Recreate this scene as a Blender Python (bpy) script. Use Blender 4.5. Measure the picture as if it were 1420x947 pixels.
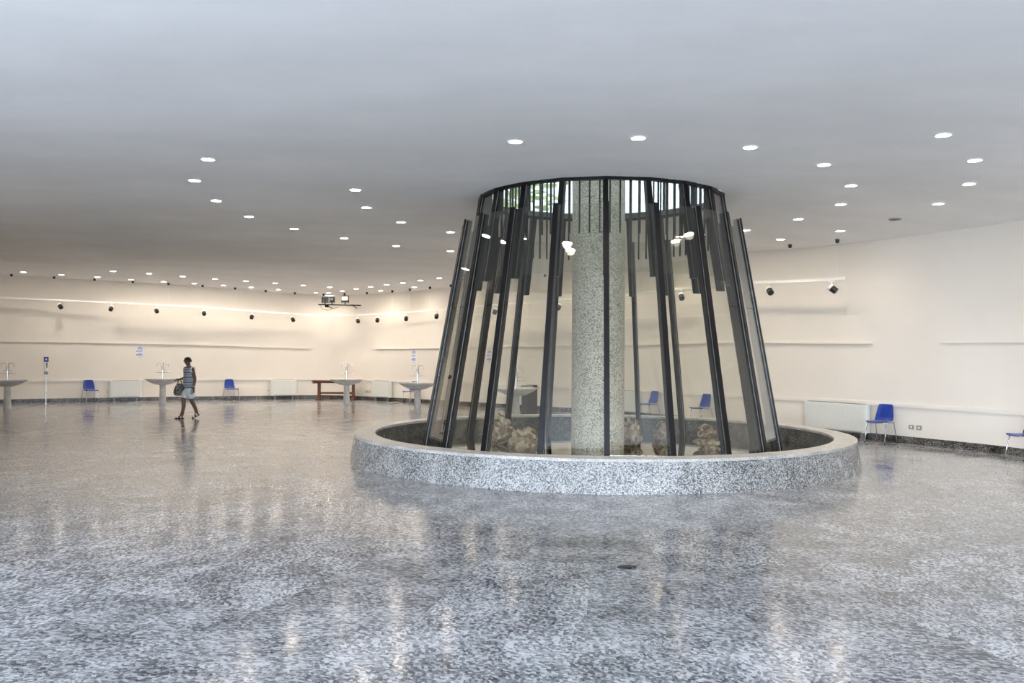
import bpy, bmesh, math, random, bisect
from mathutils import Vector, Matrix

scene = bpy.context.scene
for o in list(bpy.data.objects):
    bpy.data.objects.remove(o, do_unlink=True)
COL = scene.collection
PI = math.pi
random.seed(7)

# ------------------------------------------------------------------ camera
cam_d = bpy.data.cameras.new('camera')
cam_d.sensor_fit = 'HORIZONTAL'
cam_d.sensor_width = 36.0
cam_d.lens = 36.0 * 1210.0 / 1420.0
cam_d.shift_y = 18.1 / 1420.0
cam_d.clip_end = 300
cam = bpy.data.objects.new('camera', cam_d)
COL.objects.link(cam)
cam.matrix_world = Matrix.Translation((0, 0, 1.8)) @ Matrix.Rotation(PI / 2, 4, 'X') @ Matrix.Rotation(math.atan(0.0055), 4, 'Z')
scene.camera = cam

# ------------------------------------------------------------------ view and sky
vs = scene.view_settings
vs.view_transform = 'Standard'
vs.look = 'None'
vs.gamma = 1.0
vs.use_curve_mapping = False
vs.exposure = 0.12
scene.cycles.transparent_max_bounces = 40
scene.cycles.diffuse_bounces = 5
DOWNLIGHT = 80.0                      # radiance of the downlight diffusers
DOWNLIGHT_W = 38.5                    # power of each downlight's beam
SKY = 13.0
world = bpy.data.worlds.new('overcast_sky')
scene.world = world
world.use_nodes = True
bg = world.node_tree.nodes['Background']
bg.inputs['Color'].default_value = (0.73, 0.825, 1.0, 1)
bg.inputs['Strength'].default_value = SKY

def portal(name, a, b, z0, z1):
    """sky portal in a glazed facade from a to b (the hall lies on the side the light looks to)"""
    l = bpy.data.lights.new(name, 'AREA')
    l.shape = 'RECTANGLE'
    dx, dy = b[0] - a[0], b[1] - a[1]
    l.size = math.hypot(dx, dy)
    l.size_y = z1 - z0
    l.cycles.is_portal = True
    o = bpy.data.objects.new(name, l)
    COL.objects.link(o)
    u = Vector((dx, dy, 0)).normalized()
    n = Vector((-u.y, u.x, 0))
    if n.dot(Vector((1.56 - a[0], 15.63 - a[1], 0))) < 0:
        n = -n
    zax = -n
    yax = Vector((0, 0, 1))
    xax = yax.cross(zax)
    m = Matrix((xax, yax, zax)).transposed().to_4x4()
    m.translation = Vector(((a[0] + b[0]) / 2, (a[1] + b[1]) / 2, (z0 + z1) / 2)) - n * 0.12
    o.matrix_world = m
FAC_L = ((-9.48, 5.5), (-8.3, -3.0))
FAC_B = ((-8.3, -3.0), (9.9, -3.0))
portal('facade_portal', *FAC_L, 0.1, 4.1)
portal('facade_portal', *FAC_B, 0.1, 4.1)

# ------------------------------------------------------------------ plan of the hall
KX,KY=1.56,15.63
RC,ZC=2.168,4.56
CTRL=[(9.9,-3,4.45),(10.3,3,4.4),(10.1,9,4.35),(9.75,12.5,4.3),(9.3,15.73,4.29),(8.5,17.6,4.3),(7.65,19.1,4.3),(6.95,20.4,4.34),(5.97,21.87,4.4),(4.8,23.6,4.38),(3.48,25.48,4.33),(1.15,27.9,4.28),(-1.5,30.4,4.2),(-2.86,31.6,4.15),(-4.05,32.7,4.12),(-5.43,33.75,4.1),(-6.6,34.4,4.1),(-7.42,34.65,4.1),(-8.28,34.5,4.13),(-9.78,33.9,4.2),(-11.32,33.35,4.3),(-12.81,32.8,4.36),(-15.21,31.65,4.42),(-17.67,30.3,4.46),(-19.5,28.9,4.48),(-20.2,27.6,4.5)]
def spline(P,n=8):
    out=[]
    for i in range(len(P)-1):
        p0=P[max(i-1,0)];p1=P[i];p2=P[i+1];p3=P[min(i+2,len(P)-1)]
        for k in range(n):
            t=k/n
            out.append(tuple(.5*((2*b)+(-a+c)*t+(2*a-5*b+4*c-d)*t*t+(-a+3*b-3*c+d)*t**3) for a,b,c,d in zip(p0,p1,p2,p3)))
    out.append(P[-1]); return out
WALL=spline(CTRL)
CUM=[0.0]
for a,b in zip(WALL,WALL[1:]): CUM.append(CUM[-1]+math.hypot(b[0]-a[0],b[1]-a[1]))
def wall_at(s,off=0.0):
    """point on the curved wall at arc length s, moved off metres into the hall: (x, y, wall height, yaw of the inward normal)"""
    i=min(max(bisect.bisect(CUM,s)-1,0),len(WALL)-2)
    a,b=WALL[i],WALL[i+1]; L=CUM[i+1]-CUM[i]; t=(s-CUM[i])/L
    i0=max(i-3,0); i1=min(i+4,len(WALL)-1)
    dx=WALL[i1][0]-WALL[i0][0]; dy=WALL[i1][1]-WALL[i0][1]; l=math.hypot(dx,dy)
    nx,ny=-dy/l,dx/l
    return (a[0]+(b[0]-a[0])*t+nx*off, a[1]+(b[1]-a[1])*t+ny*off, a[2]+(b[2]-a[2])*t, math.atan2(ny,nx))
OUT=WALL+[(-11.0,16.5,4.5),(-8.3,-3.0,4.5)]
def ray_out(ang):
    dx,dy=math.cos(ang),math.sin(ang)
    best=None
    n=len(OUT)
    for i in range(n):
        a,b=OUT[i],OUT[(i+1)%n]
        ex,ey=b[0]-a[0],b[1]-a[1]
        d=dx*ey-dy*ex
        if abs(d)<1e-9: continue
        ax,ay=a[0]-KX,a[1]-KY
        r=(ax*ey-ay*ex)/d; t=(ax*dy-ay*dx)/d
        if r>0 and -1e-6<=t<=1+1e-6 and (best is None or r<best[0]): best=(r,a[2]+(b[2]-a[2])*t)
    return best
def ceil_z(x,y):
    rw,zw=ray_out(math.atan2(y-KY,x-KX)); r=math.hypot(x-KX,y-KY)
    t=min(max((r-RC)/(rw-RC),0),1)
    return ZC+(zw-ZC)*t**1.5

# ------------------------------------------------------------------ materials
MATS = {}
def newmat(name):
    m = bpy.data.materials.new(name)
    m.use_nodes = True
    nt = m.node_tree
    b = nt.nodes['Principled BSDF']
    MATS[name] = m
    return m, nt, b
def N(nt, kind, **kw):
    n = nt.nodes.new(kind)
    for k, v in kw.items():
        if k in n.inputs.keys():
            n.inputs[k].default_value = v
        else:
            setattr(n, k, v)
    return n
def ramp(nt, fac, stops):
    r = nt.nodes.new('ShaderNodeValToRGB')
    e = r.color_ramp.elements
    while len(e) < len(stops):
        e.new(0.5)
    for i, (p, c) in enumerate(stops):
        e[i].position = p
        e[i].color = (c[0], c[1], c[2], 1) if not isinstance(c, (int, float)) else (c, c, c, 1)
    nt.links.new(fac, r.inputs[0])
    return r
def mixc(nt, fac, a, b, mode='MIX'):
    m = nt.nodes.new('ShaderNodeMix')
    m.data_type = 'RGBA'
    m.blend_type = mode
    for sock, v in ((m.inputs[0], fac), (m.inputs[6], a), (m.inputs[7], b)):
        if hasattr(v, 'links'):
            nt.links.new(v, sock)
        elif isinstance(v, (int, float)):
            sock.default_value = v if sock.type == 'VALUE' else (v, v, v, 1)
        else:
            sock.default_value = (v[0], v[1], v[2], 1)
    return m.outputs[2]
def bump(nt, b, h, strength, dist=0.01):
    n = N(nt, 'ShaderNodeBump', Strength=strength, Distance=dist)
    nt.links.new(h, n.inputs['Height'])
    nt.links.new(n.outputs[0], b.inputs['Normal'])
def plain(name, col, rough=0.5, metal=0.0, var=0.06, scale=14.0, coat=0.0):
    m, nt, b = newmat(name)
    tc = N(nt, 'ShaderNodeTexCoord')
    n = N(nt, 'ShaderNodeTexNoise', Scale=scale, Detail=4.0)
    nt.links.new(tc.outputs['Object'], n.inputs['Vector'])
    lo = [max(0, c * (1 - var)) for c in col]
    hi = [min(1, c * (1 + var)) for c in col]
    r = ramp(nt, n.outputs[0], [(0.3, lo), (0.7, hi)])
    nt.links.new(r.outputs[0], b.inputs['Base Color'])
    b.inputs['Roughness'].default_value = rough
    b.inputs['Metallic'].default_value = metal
    b.inputs['Coat Weight'].default_value = coat
    return m
def stone(name, chips, grain, stops, rough=(0.12, 0.25), stretch=(1, 1, 1), rnd=False, tint=0.0, flow=0.0, bumps=0.02, chipw=0.55, spec=0.5, blotch=0.7):
    """granite: chips (cells) and grain (noise) of the given scales along a colour ramp"""
    m, nt, b = newmat(name)
    L = nt.links.new
    geo = N(nt, 'ShaderNodeNewGeometry')
    oi = N(nt, 'ShaderNodeObjectInfo')
    vec = geo.outputs['Position']
    if rnd:
        ang = N(nt, 'ShaderNodeMath', operation='MULTIPLY')
        L(oi.outputs['Random'], ang.inputs[0]); ang.inputs[1].default_value = 2.2
        rot = N(nt, 'ShaderNodeVectorRotate', rotation_type='Z_AXIS')
        L(vec, rot.inputs['Vector']); L(ang.outputs[0], rot.inputs['Angle'])
        vec = rot.outputs[0]
    if flow:
        wn = N(nt, 'ShaderNodeTexNoise', Scale=0.5, Detail=2.0)
        L(vec, wn.inputs['Vector'])
        va = N(nt, 'ShaderNodeVectorMath', operation='MULTIPLY_ADD')
        L(wn.outputs['Color'], va.inputs[0]); va.inputs[1].default_value = (flow, flow, 0); L(vec, va.inputs[2])
        vec = va.outputs[0]
    mp = N(nt, 'ShaderNodeMapping'); mp.inputs['Scale'].default_value = stretch
    L(vec, mp.inputs['Vector'])
    vo = N(nt, 'ShaderNodeTexVoronoi', Scale=chips); L(mp.outputs[0], vo.inputs['Vector'])
    sp = N(nt, 'ShaderNodeSeparateColor'); L(vo.outputs['Color'], sp.inputs[0])
    no = N(nt, 'ShaderNodeTexNoise', Scale=grain, Detail=5.0, Roughness=0.65); L(mp.outputs[0], no.inputs['Vector'])
    big = N(nt, 'ShaderNodeTexNoise', Scale=chips * 0.045, Detail=4.0); L(mp.outputs[0], big.inputs['Vector'])
    m1 = N(nt, 'ShaderNodeMix'); m1.inputs[0].default_value = chipw
    L(no.outputs[0], m1.inputs[2]); L(sp.outputs[0], m1.inputs[3])
    ad = N(nt, 'ShaderNodeMath', operation='MULTIPLY_ADD'); L(big.outputs[0], ad.inputs[0]); ad.inputs[1].default_value = blotch; ad.inputs[2].default_value = -blotch / 2
    su = N(nt, 'ShaderNodeMath', operation='ADD'); L(m1.outputs[0], su.inputs[0]); L(ad.outputs[0], su.inputs[1])
    r = ramp(nt, su.outputs[0], stops)
    col = r.outputs[0]
    if tint:
        t = N(nt, 'ShaderNodeMapRange'); L(oi.outputs['Random'], t.inputs[0]); t.inputs[3].default_value = 1 - tint; t.inputs[4].default_value = 1 + tint
        vm = N(nt, 'ShaderNodeVectorMath', operation='SCALE'); L(col, vm.inputs[0]); L(t.outputs[0], vm.inputs['Scale'])
        col = vm.outputs[0]
    L(col, b.inputs['Base Color'])
    rr = N(nt, 'ShaderNodeMapRange'); L(big.outputs[0], rr.inputs[0]); rr.inputs[1].default_value = 0.3; rr.inputs[2].default_value = 0.7
    rr.inputs[3].default_value = rough[0]; rr.inputs[4].default_value = rough[1]
    L(rr.outputs[0], b.inputs['Roughness'])
    b.inputs['Specular IOR Level'].default_value = spec
    if bumps:
        bump(nt, b, no.outputs[0], bumps, 0.01)
    return m
def paint(name, col, var, scale, rough, bstr, stretch=(1, 1, 1)):
    m, nt, b = newmat(name)
    geo = N(nt, 'ShaderNodeNewGeometry')
    mp = N(nt, 'ShaderNodeMapping'); mp.inputs['Scale'].default_value = stretch
    nt.links.new(geo.outputs['Position'], mp.inputs['Vector'])
    n = N(nt, 'ShaderNodeTexNoise', Scale=scale, Detail=6.0, Roughness=0.6)
    n2 = N(nt, 'ShaderNodeTexNoise', Scale=scale * 14, Detail=3.0)
    nt.links.new(mp.outputs[0], n.inputs['Vector']); nt.links.new(geo.outputs['Position'], n2.inputs['Vector'])
    r = ramp(nt, n.outputs[0], [(0.32, [c * (1 - var) for c in col]), (0.68, [min(1, c * (1 + var * 0.6)) for c in col])])
    nt.links.new(r.outputs[0], b.inputs['Base Color'])
    b.inputs['Roughness'].default_value = rough
    b.inputs['Specular IOR Level'].default_value = 0.25
    bump(nt, b, n2.outputs[0], bstr, 0.01)
    return m
def glass(name, tint, refl=0.06):
    m = bpy.data.materials.new(name); m.use_nodes = True
    nt = m.node_tree; nt.nodes.clear()
    out = N(nt, 'ShaderNodeOutputMaterial')
    tr = N(nt, 'ShaderNodeBsdfTransparent'); tr.inputs[0].default_value = (*tint, 1)
    gl = N(nt, 'ShaderNodeBsdfGlossy'); gl.inputs['Roughness'].default_value = 0.0; gl.inputs['Color'].default_value = (0.95, 0.97, 0.97, 1)
    lw = N(nt, 'ShaderNodeLayerWeight'); lw.inputs['Blend'].default_value = 0.5
    pw = N(nt, 'ShaderNodeMath', operation='POWER'); pw.inputs[1].default_value = 4.0
    nt.links.new(lw.outputs['Facing'], pw.inputs[0])
    ma = N(nt, 'ShaderNodeMath', operation='MULTIPLY_ADD'); ma.inputs[1].default_value = 0.85; ma.inputs[2].default_value = refl
    nt.links.new(pw.outputs[0], ma.inputs[0])
    mx = N(nt, 'ShaderNodeMixShader')
    nt.links.new(ma.outputs[0], mx.inputs[0]); nt.links.new(tr.outputs[0], mx.inputs[1]); nt.links.new(gl.outputs[0], mx.inputs[2])
    nt.links.new(mx.outputs[0], out.inputs[0])
    MATS[name] = m
    return m
def glow(name, col, strength):
    m, nt, b = newmat(name)
    b.inputs['Base Color'].default_value = (0.9, 0.9, 0.88, 1)
    b.inputs['Emission Color'].default_value = (*col, 1)
    b.inputs['Emission Strength'].default_value = strength
    return m

stone('floor_granite', 38, 75, [(0.22, (0.06, 0.062, 0.068)), (0.42, (0.21, 0.212, 0.22)), (0.58, (0.38, 0.38, 0.385)), (0.8, (0.62, 0.62, 0.63))],
      rough=(0.10, 0.19), stretch=(1.0, 1.35, 1), rnd=True, tint=0.13, flow=0.25, bumps=0.0, blotch=0.6, chipw=0.47)
stone('pool_granite', 85, 170, [(0.22, (0.05, 0.05, 0.047)), (0.42, (0.20, 0.198, 0.19)), (0.6, (0.36, 0.355, 0.34)), (0.82, (0.56, 0.55, 0.53))],
      rough=(0.16, 0.3), tint=0.08, bumps=0.02, blotch=0.3, chipw=0.65, spec=0.25)
stone('coping_granite', 90, 170, [(0.2, (0.30, 0.29, 0.27)), (0.5, (0.52, 0.50, 0.46)), (0.8, (0.68, 0.66, 0.61))], rough=(0.3, 0.45), tint=0.04, bumps=0.02)
stone('dark_granite', 70, 130, [(0.25, (0.012, 0.011, 0.01)), (0.5, (0.07, 0.066, 0.056)), (0.66, (0.19, 0.18, 0.16)), (0.85, (0.4, 0.38, 0.35))], rough=(0.25, 0.4), bumps=0.01, spec=0.3)
stone('pool_lining', 70, 130, [(0.25, (0.015, 0.015, 0.012)), (0.5, (0.07, 0.068, 0.058)), (0.8, (0.24, 0.23, 0.2))], rough=(0.3, 0.5), bumps=0.02)
stone('column_terrazzo', 80, 170, [(0.22, (0.11, 0.10, 0.075)), (0.4, (0.42, 0.385, 0.295)), (0.55, (0.59, 0.54, 0.43)), (0.8, (0.72, 0.67, 0.55))], rough=(0.5, 0.6), bumps=0.05, blotch=0.3, chipw=0.65)
stone('basin_terrazzo', 80, 160, [(0.2, (0.34, 0.33, 0.31)), (0.45, (0.60, 0.59, 0.56)), (0.8, (0.78, 0.77, 0.74))], rough=(0.3, 0.4), bumps=0.02)
stone('tufa', 14, 30, [(0.2, (0.10, 0.065, 0.04)), (0.5, (0.28, 0.21, 0.135)), (0.8, (0.5, 0.42, 0.3))], rough=(0.8, 0.95), bumps=0.6)
paint('wall_paint', (0.86, 0.80, 0.715), 0.03, 0.5, 0.7, 0.03)
paint('trim_paint', (0.87, 0.82, 0.74), 0.02, 2.0, 0.5, 0.01)
paint('ceiling_plaster', (0.92, 0.91, 0.90), 0.07, 0.35, 0.85, 0.2, (0.9, 1.5, 1))
plain('white_metal', (0.9, 0.9, 0.88), 0.4, var=0.02)
plain('radiator_white', (0.74, 0.75, 0.70), 0.45, var=0.03)
plain('grille_grey', (0.3, 0.3, 0.28), 0.5)
plain('black_steel', (0.010, 0.0085, 0.009), 0.36, 0.0)
plain('fin_steel', (0.016, 0.0145, 0.0145), 0.36, 0.0)
plain('light_seal', (0.26, 0.26, 0.25), 0.45)
plain('chrome', (0.72, 0.72, 0.72), 0.16, 1.0)
plain('blue_plastic', (0.012, 0.045, 0.30), 0.33, var=0.04)
plain('black_plastic', (0.015, 0.015, 0.015), 0.4)
plain('grey_box', (0.22, 0.22, 0.2), 0.5, var=0.4, scale=30)
plain('purple_plastic', (0.035, 0.035, 0.22), 0.4)
plain('bin_grey', (0.055, 0.055, 0.06), 0.45)
plain('bin_top', (0.35, 0.34, 0.31), 0.4)
plain('socket_grey', (0.32, 0.32, 0.29), 0.5)
plain('paper', (0.82, 0.84, 0.9), 0.7, var=0.02)
plain('ink_blue', (0.16, 0.18, 0.42), 0.7)
plain('lamp_glass', (0.5, 0.52, 0.5), 0.15)
plain('skin', (0.16, 0.075, 0.045), 0.5, var=0.08, scale=30)
plain('hair', (0.008, 0.007, 0.006), 0.5, var=0.3, scale=60)
plain('white_cotton', (0.80, 0.82, 0.84), 0.85, var=0.06, scale=25)
plain('sandal_white', (0.75, 0.73, 0.7), 0.5)
plain('sole_black', (0.02, 0.018, 0.016), 0.7)
plain('rock_stain', (0.2, 0.13, 0.08), 0.9, var=0.4, scale=8)
plain('bark', (0.12, 0.09, 0.06), 0.9, var=0.3)
plain('leaf', (0.52, 0.62, 0.3), 0.6, var=0.35, scale=0.8)
plain('paving', (0.42, 0.42, 0.40), 0.8, var=0.1, scale=1.5)
plain('roof_metal', (0.25, 0.25, 0.25), 0.6)
for nm in ('black_steel', 'fin_steel', 'light_seal'):
    MATS[nm].node_tree.nodes['Principled BSDF'].inputs['Specular IOR Level'].default_value = 0.22
glass('kiosk_glass', (0.955, 0.958, 0.94), 0.04)
glass('facade_glass', (0.97, 0.98, 0.98), 0.04)
glass('skylight_glass', (0.37, 0.38, 0.365), 0.03)
glow('downlight_glow', (1.0, 0.89, 0.76), DOWNLIGHT)
glass('tumbler_glass', (0.93, 0.95, 0.96), 0.12)

# timber with grain
m, nt, b = newmat('timber')
tc = N(nt, 'ShaderNodeTexCoord')
mp = N(nt, 'ShaderNodeMapping'); mp.inputs['Scale'].default_value = (1.5, 14, 14)
nt.links.new(tc.outputs['Object'], mp.inputs['Vector'])
wn = N(nt, 'ShaderNodeTexNoise', Scale=3.0, Detail=5.0)
nt.links.new(mp.outputs[0], wn.inputs['Vector'])
r = ramp(nt, wn.outputs[0], [(0.3, (0.10, 0.03, 0.014)), (0.7, (0.20, 0.065, 0.028))])
nt.links.new(r.outputs[0], b.inputs['Base Color']); b.inputs['Roughness'].default_value = 0.4

# horizontal stripes of the top
m, nt, b = newmat('striped_jersey')
tc = N(nt, 'ShaderNodeTexCoord')
wv = N(nt, 'ShaderNodeTexWave', Scale=7.0, Distortion=0.3, Detail=1.0); wv.bands_direction = 'Z'
nt.links.new(tc.outputs['Object'], wv.inputs['Vector'])
r = ramp(nt, wv.outputs[0], [(0.42, (0.05, 0.07, 0.10)), (0.56, (0.55, 0.6, 0.63))])
nt.links.new(r.outputs[0], b.inputs['Base Color']); b.inputs['Roughness'].default_value = 0.9

# patterned bag cloth
m, nt, b = newmat('bag_cloth')
tc = N(nt, 'ShaderNodeTexCoord')
vo = N(nt, 'ShaderNodeTexVoronoi', Scale=22.0)
nt.links.new(tc.outputs['Object'], vo.inputs['Vector'])
r = ramp(nt, vo.outputs['Distance'], [(0.2, (0.42, 0.38, 0.3)), (0.55, (0.06, 0.055, 0.05))])
nt.links.new(r.outputs[0], b.inputs['Base Color']); b.inputs['Roughness'].default_value = 0.85

# water of the fountain basin: clear shallow water over stone
m = bpy.data.materials.new('water'); m.use_nodes = True; MATS['water'] = m
nt = m.node_tree; nt.nodes.clear()
out = N(nt, 'ShaderNodeOutputMaterial')
tr = N(nt, 'ShaderNodeBsdfTransparent'); tr.inputs[0].default_value = (0.45, 0.44, 0.34, 1)
gl = N(nt, 'ShaderNodeBsdfGlossy'); gl.inputs['Roughness'].default_value = 0.03
fr = N(nt, 'ShaderNodeFresnel'); fr.inputs[0].default_value = 1.33
wn = N(nt, 'ShaderNodeTexNoise', Scale=3.0, Detail=2.0)
bp = N(nt, 'ShaderNodeBump', Strength=0.06, Distance=0.02)
nt.links.new(wn.outputs[0], bp.inputs['Height'])
nt.links.new(bp.outputs[0], gl.inputs['Normal']); nt.links.new(bp.outputs[0], fr.inputs['Normal'])
mx = N(nt, 'ShaderNodeMixShader')
nt.links.new(fr.outputs[0], mx.inputs[0]); nt.links.new(tr.outputs[0], mx.inputs[1]); nt.links.new(gl.outputs[0], mx.inputs[2])
nt.links.new(mx.outputs[0], out.inputs[0])

# ------------------------------------------------------------------ mesh helpers
class MB:
    """collects faces; build() links them as one mesh object"""
    def __init__(self):
        self.v = []; self.f = []
    def add(self, v, f, M=None):
        k = len(self.v)
        self.v += [tuple(M @ Vector(p)) if M else tuple(p) for p in v]
        self.f += [tuple(i + k for i in q) for q in f]
        return self
    def box(self, lo, hi, M=None):
        x0, y0, z0 = lo; x1, y1, z1 = hi
        v = [(x0, y0, z0), (x1, y0, z0), (x1, y1, z0), (x0, y1, z0), (x0, y0, z1), (x1, y0, z1), (x1, y1, z1), (x0, y1, z1)]
        return self.add(v, [(0, 3, 2, 1), (4, 5, 6, 7), (0, 1, 5, 4), (1, 2, 6, 5), (2, 3, 7, 6), (3, 0, 4, 7)], M)
    def lathe(self, prof, n=24, M=None, cap=True):
        v = []; f = []
        for r, z in prof:
            for k in range(n):
                a = 2 * PI * k / n
                v.append((r * math.cos(a), r * math.sin(a), z))
        for i in range(len(prof) - 1):
            for k in range(n):
                k2 = (k + 1) % n
                f.append((i * n + k, i * n + k2, (i + 1) * n + k2, (i + 1) * n + k))
        if cap:
            f.append(tuple(range(n))[::-1]); f.append(tuple((len(prof) - 1) * n + k for k in range(n)))
        return self.add(v, f, M)
    def tube(self, pts, r, n=8, M=None, cap=True):
        pts = [Vector(p) for p in pts]
        rs = r if isinstance(r, (list, tuple)) else [r] * len(pts)
        v = []; f = []
        up = None
        for i, p in enumerate(pts):
            d = (pts[min(i + 1, len(pts) - 1)] - pts[max(i - 1, 0)]).normalized()
            if up is None:
                up = Vector((0, 0, 1)) if abs(d.z) < 0.9 else Vector((1, 0, 0))
            a = d.cross(up)
            if a.length < 1e-4:
                a = d.cross(Vector((0, 1, 0)))
            a.normalize(); bb = a.cross(d).normalized(); up = bb
            for k in range(n):
                t = 2 * PI * k / n
                v.append(tuple(p + (a * math.cos(t) + bb * math.sin(t)) * rs[i]))
        for i in range(len(pts) - 1):
            for k in range(n):
                k2 = (k + 1) % n
                f.append((i * n + k, i * n + k2, (i + 1) * n + k2, (i + 1) * n + k))
        if cap:
            f.append(tuple(range(n))[::-1]); f.append(tuple((len(pts) - 1) * n + k for k in range(n)))
        return self.add(v, f, M)
    def loft(self, rings, M=None, cap=True, closed=True):
        n = len(rings[0]); v = [p for r in rings for p in r]; f = []
        for i in range(len(rings) - 1):
            for k in range(n if closed else n - 1):
                k2 = (k + 1) % n
                f.append((i * n + k, i * n + k2, (i + 1) * n + k2, (i + 1) * n + k))
        if cap and closed:
            f.append(tuple(range(n))[::-1]); f.append(tuple((len(rings) - 1) * n + k for k in range(n)))
        return self.add(v, f, M)
    def build(self, name, mat, parent=None, smooth=False, bevel=0.0, loc=None):
        me = bpy.data.meshes.new(name)
        me.from_pydata(self.v, [], self.f)
        me.validate()
        bm = bmesh.new(); bm.from_mesh(me)
        bmesh.ops.recalc_face_normals(bm, faces=bm.faces)
        bm.to_mesh(me); bm.free()
        me.materials.append(MATS[mat])
        o = bpy.data.objects.new(name, me)
        COL.objects.link(o)
        if parent is not None:
            o.parent = parent
        if loc is not None:
            o.location = loc
        if smooth:
            me.polygons.foreach_set('use_smooth', [True] * len(me.polygons))
            if smooth == 'angle':
                try:
                    me.set_sharp_from_angle(angle=math.radians(40))
                except Exception:
                    pass
        if bevel:
            bv = o.modifiers.new('bevel', 'BEVEL'); bv.width = bevel; bv.segments = 2; bv.limit_method = 'ANGLE'
        return o
def tag(o, label=None, cat=None, group=None, kind=None):
    if label: o['label'] = label
    if cat: o['category'] = cat
    if group: o['group'] = group
    if kind: o['kind'] = kind
    return o
def empty(name, loc, rz=0.0):
    o = bpy.data.objects.new(name, None)
    o.empty_display_size = 0.1
    COL.objects.link(o)
    o.location = loc; o.rotation_euler = (0, 0, rz)
    return o
def copy_tree(o, parent=None):
    c = o.copy(); COL.objects.link(c); c.parent = parent
    for ch in list(o.children):
        copy_tree(ch, c)
    return c
def strip(s0, s1, off0, off1, z0, z1, ds=0.35, rel=0.0):
    """a band along the curved wall; rel adds a share of the wall height to both z"""
    n = max(2, int((s1 - s0) / ds)); rings = []
    for i in range(n + 1):
        s = s0 + (s1 - s0) * i / n
        a = wall_at(s, off0); c = wall_at(s, off1); h = a[2] * rel
        rings.append([(a[0], a[1], z0 + h), (c[0], c[1], z0 + h), (c[0], c[1], z1 + h), (a[0], a[1], z1 + h)])
    return MB().loft(rings)

# ------------------------------------------------------------------ the shell of the hall
S_END = CUM[-1]
fl = MB()
fl.add([(x, y, -0.0015) for x, y, z in OUT], [tuple(range(len(OUT)))])
floor = fl.build('floor', 'floor_granite'); tag(floor, 'polished grey granite floor of the hall', None, None, 'structure')
# granite slabs laid in rings round the pool, where the photograph shows their joints
RINGS = [4.395, 6.2, 8.15, 10.1, 12.05, 13.9]
for i in range(len(RINGS) - 1):
    r0, r1 = RINGS[i] + 0.001, RINGS[i + 1] - 0.001
    n = round(PI * (r0 + r1) / 1.05)
    for k in range(n):
        a0 = math.radians(-96.15) + 2 * PI * (k - 0.5 * (i % 2)) / n
        a1 = a0 + 2 * PI / n
        am = (a0 + a1) / 2
        if min(ray_out(a)[0] for a in (a0, am, a1)) < r1 + 0.15:
            continue
        cx, cy = KX + r1 * math.cos(am), KY + r1 * math.sin(am)
        if cy < 1.5 or (cy < 13 and abs(cx) / max(cy, .1) > 0.72):
            continue
        g0, g1 = 0.001 / r0, 0.001 / r1
        mb = MB(); rings = []
        for j in range(9):
            t = j / 8
            b0 = a0 + g0 + (a1 - a0 - 2 * g0) * t; b1 = a0 + g1 + (a1 - a0 - 2 * g1) * t
            p = (KX + r0 * math.cos(b0), KY + r0 * math.sin(b0)); q = (KX + r1 * math.cos(b1), KY + r1 * math.sin(b1))
            rings.append([(*p, -0.01), (*q, -0.01), (*q, 0), (*p, 0)])
        mb.loft(rings).build('floor_slab', 'floor_granite', floor)

# ceiling: a shallow plaster vault from the walls up to the skylight ring
NA = 180; TS = [0, 0.03, 0.08, 0.16, 0.26, 0.38, 0.5, 0.62, 0.74, 0.86, 0.95, 1.0]
rings = []
for t in TS:
    ring = []
    for k in range(NA):
        a = 2 * PI * k / NA; rw, zw = ray_out(a)
        r = RC + 0.01 + (rw + 0.04 - RC) * t
        ring.append((KX + r * math.cos(a), KY + r * math.sin(a), ZC + (zw - ZC) * t ** 1.5))
    rings.append(ring)
ceiling = MB().loft(rings, cap=False).build('ceiling', 'ceiling_plaster', smooth=True)
tag(ceiling, 'white plastered ceiling', None, None, 'structure')

wb = MB()
rings = []
for x, y, z in WALL:
    i = WALL.index((x, y, z)); q = wall_at(CUM[i], -0.25)
    rings.append([(x, y, -0.05), (x, y, z + 0.03), (q[0], q[1], z + 0.03), (q[0], q[1], -0.05)])
wall_back = wb.loft(rings).build('wall_back', 'wall_paint', smooth='angle'); tag(wall_back, 'cream painted curving wall', None, None, 'structure')
for si, (a, b_) in enumerate(((WALL[-1], OUT[-2]), (OUT[-2], FAC_L[0]))):
    d = Vector((b_[0] - a[0], b_[1] - a[1], 0)).normalized(); nn = Vector((-d.y, d.x, 0))
    if nn.dot(Vector((KX - a[0], KY - a[1], 0))) > 0: nn = -nn
    wl = MB().loft([[(p[0], p[1], -0.05), (p[0], p[1], 4.53), (p[0] + nn.x * .25, p[1] + nn.y * .25, 4.53), (p[0] + nn.x * .25, p[1] + nn.y * .25, -0.05)] for p in (a, b_)])
    tag(wl.build(('wall_left', 'wall_side')[si], 'wall_paint'), 'plain cream side wall', None, None, 'structure')
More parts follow.
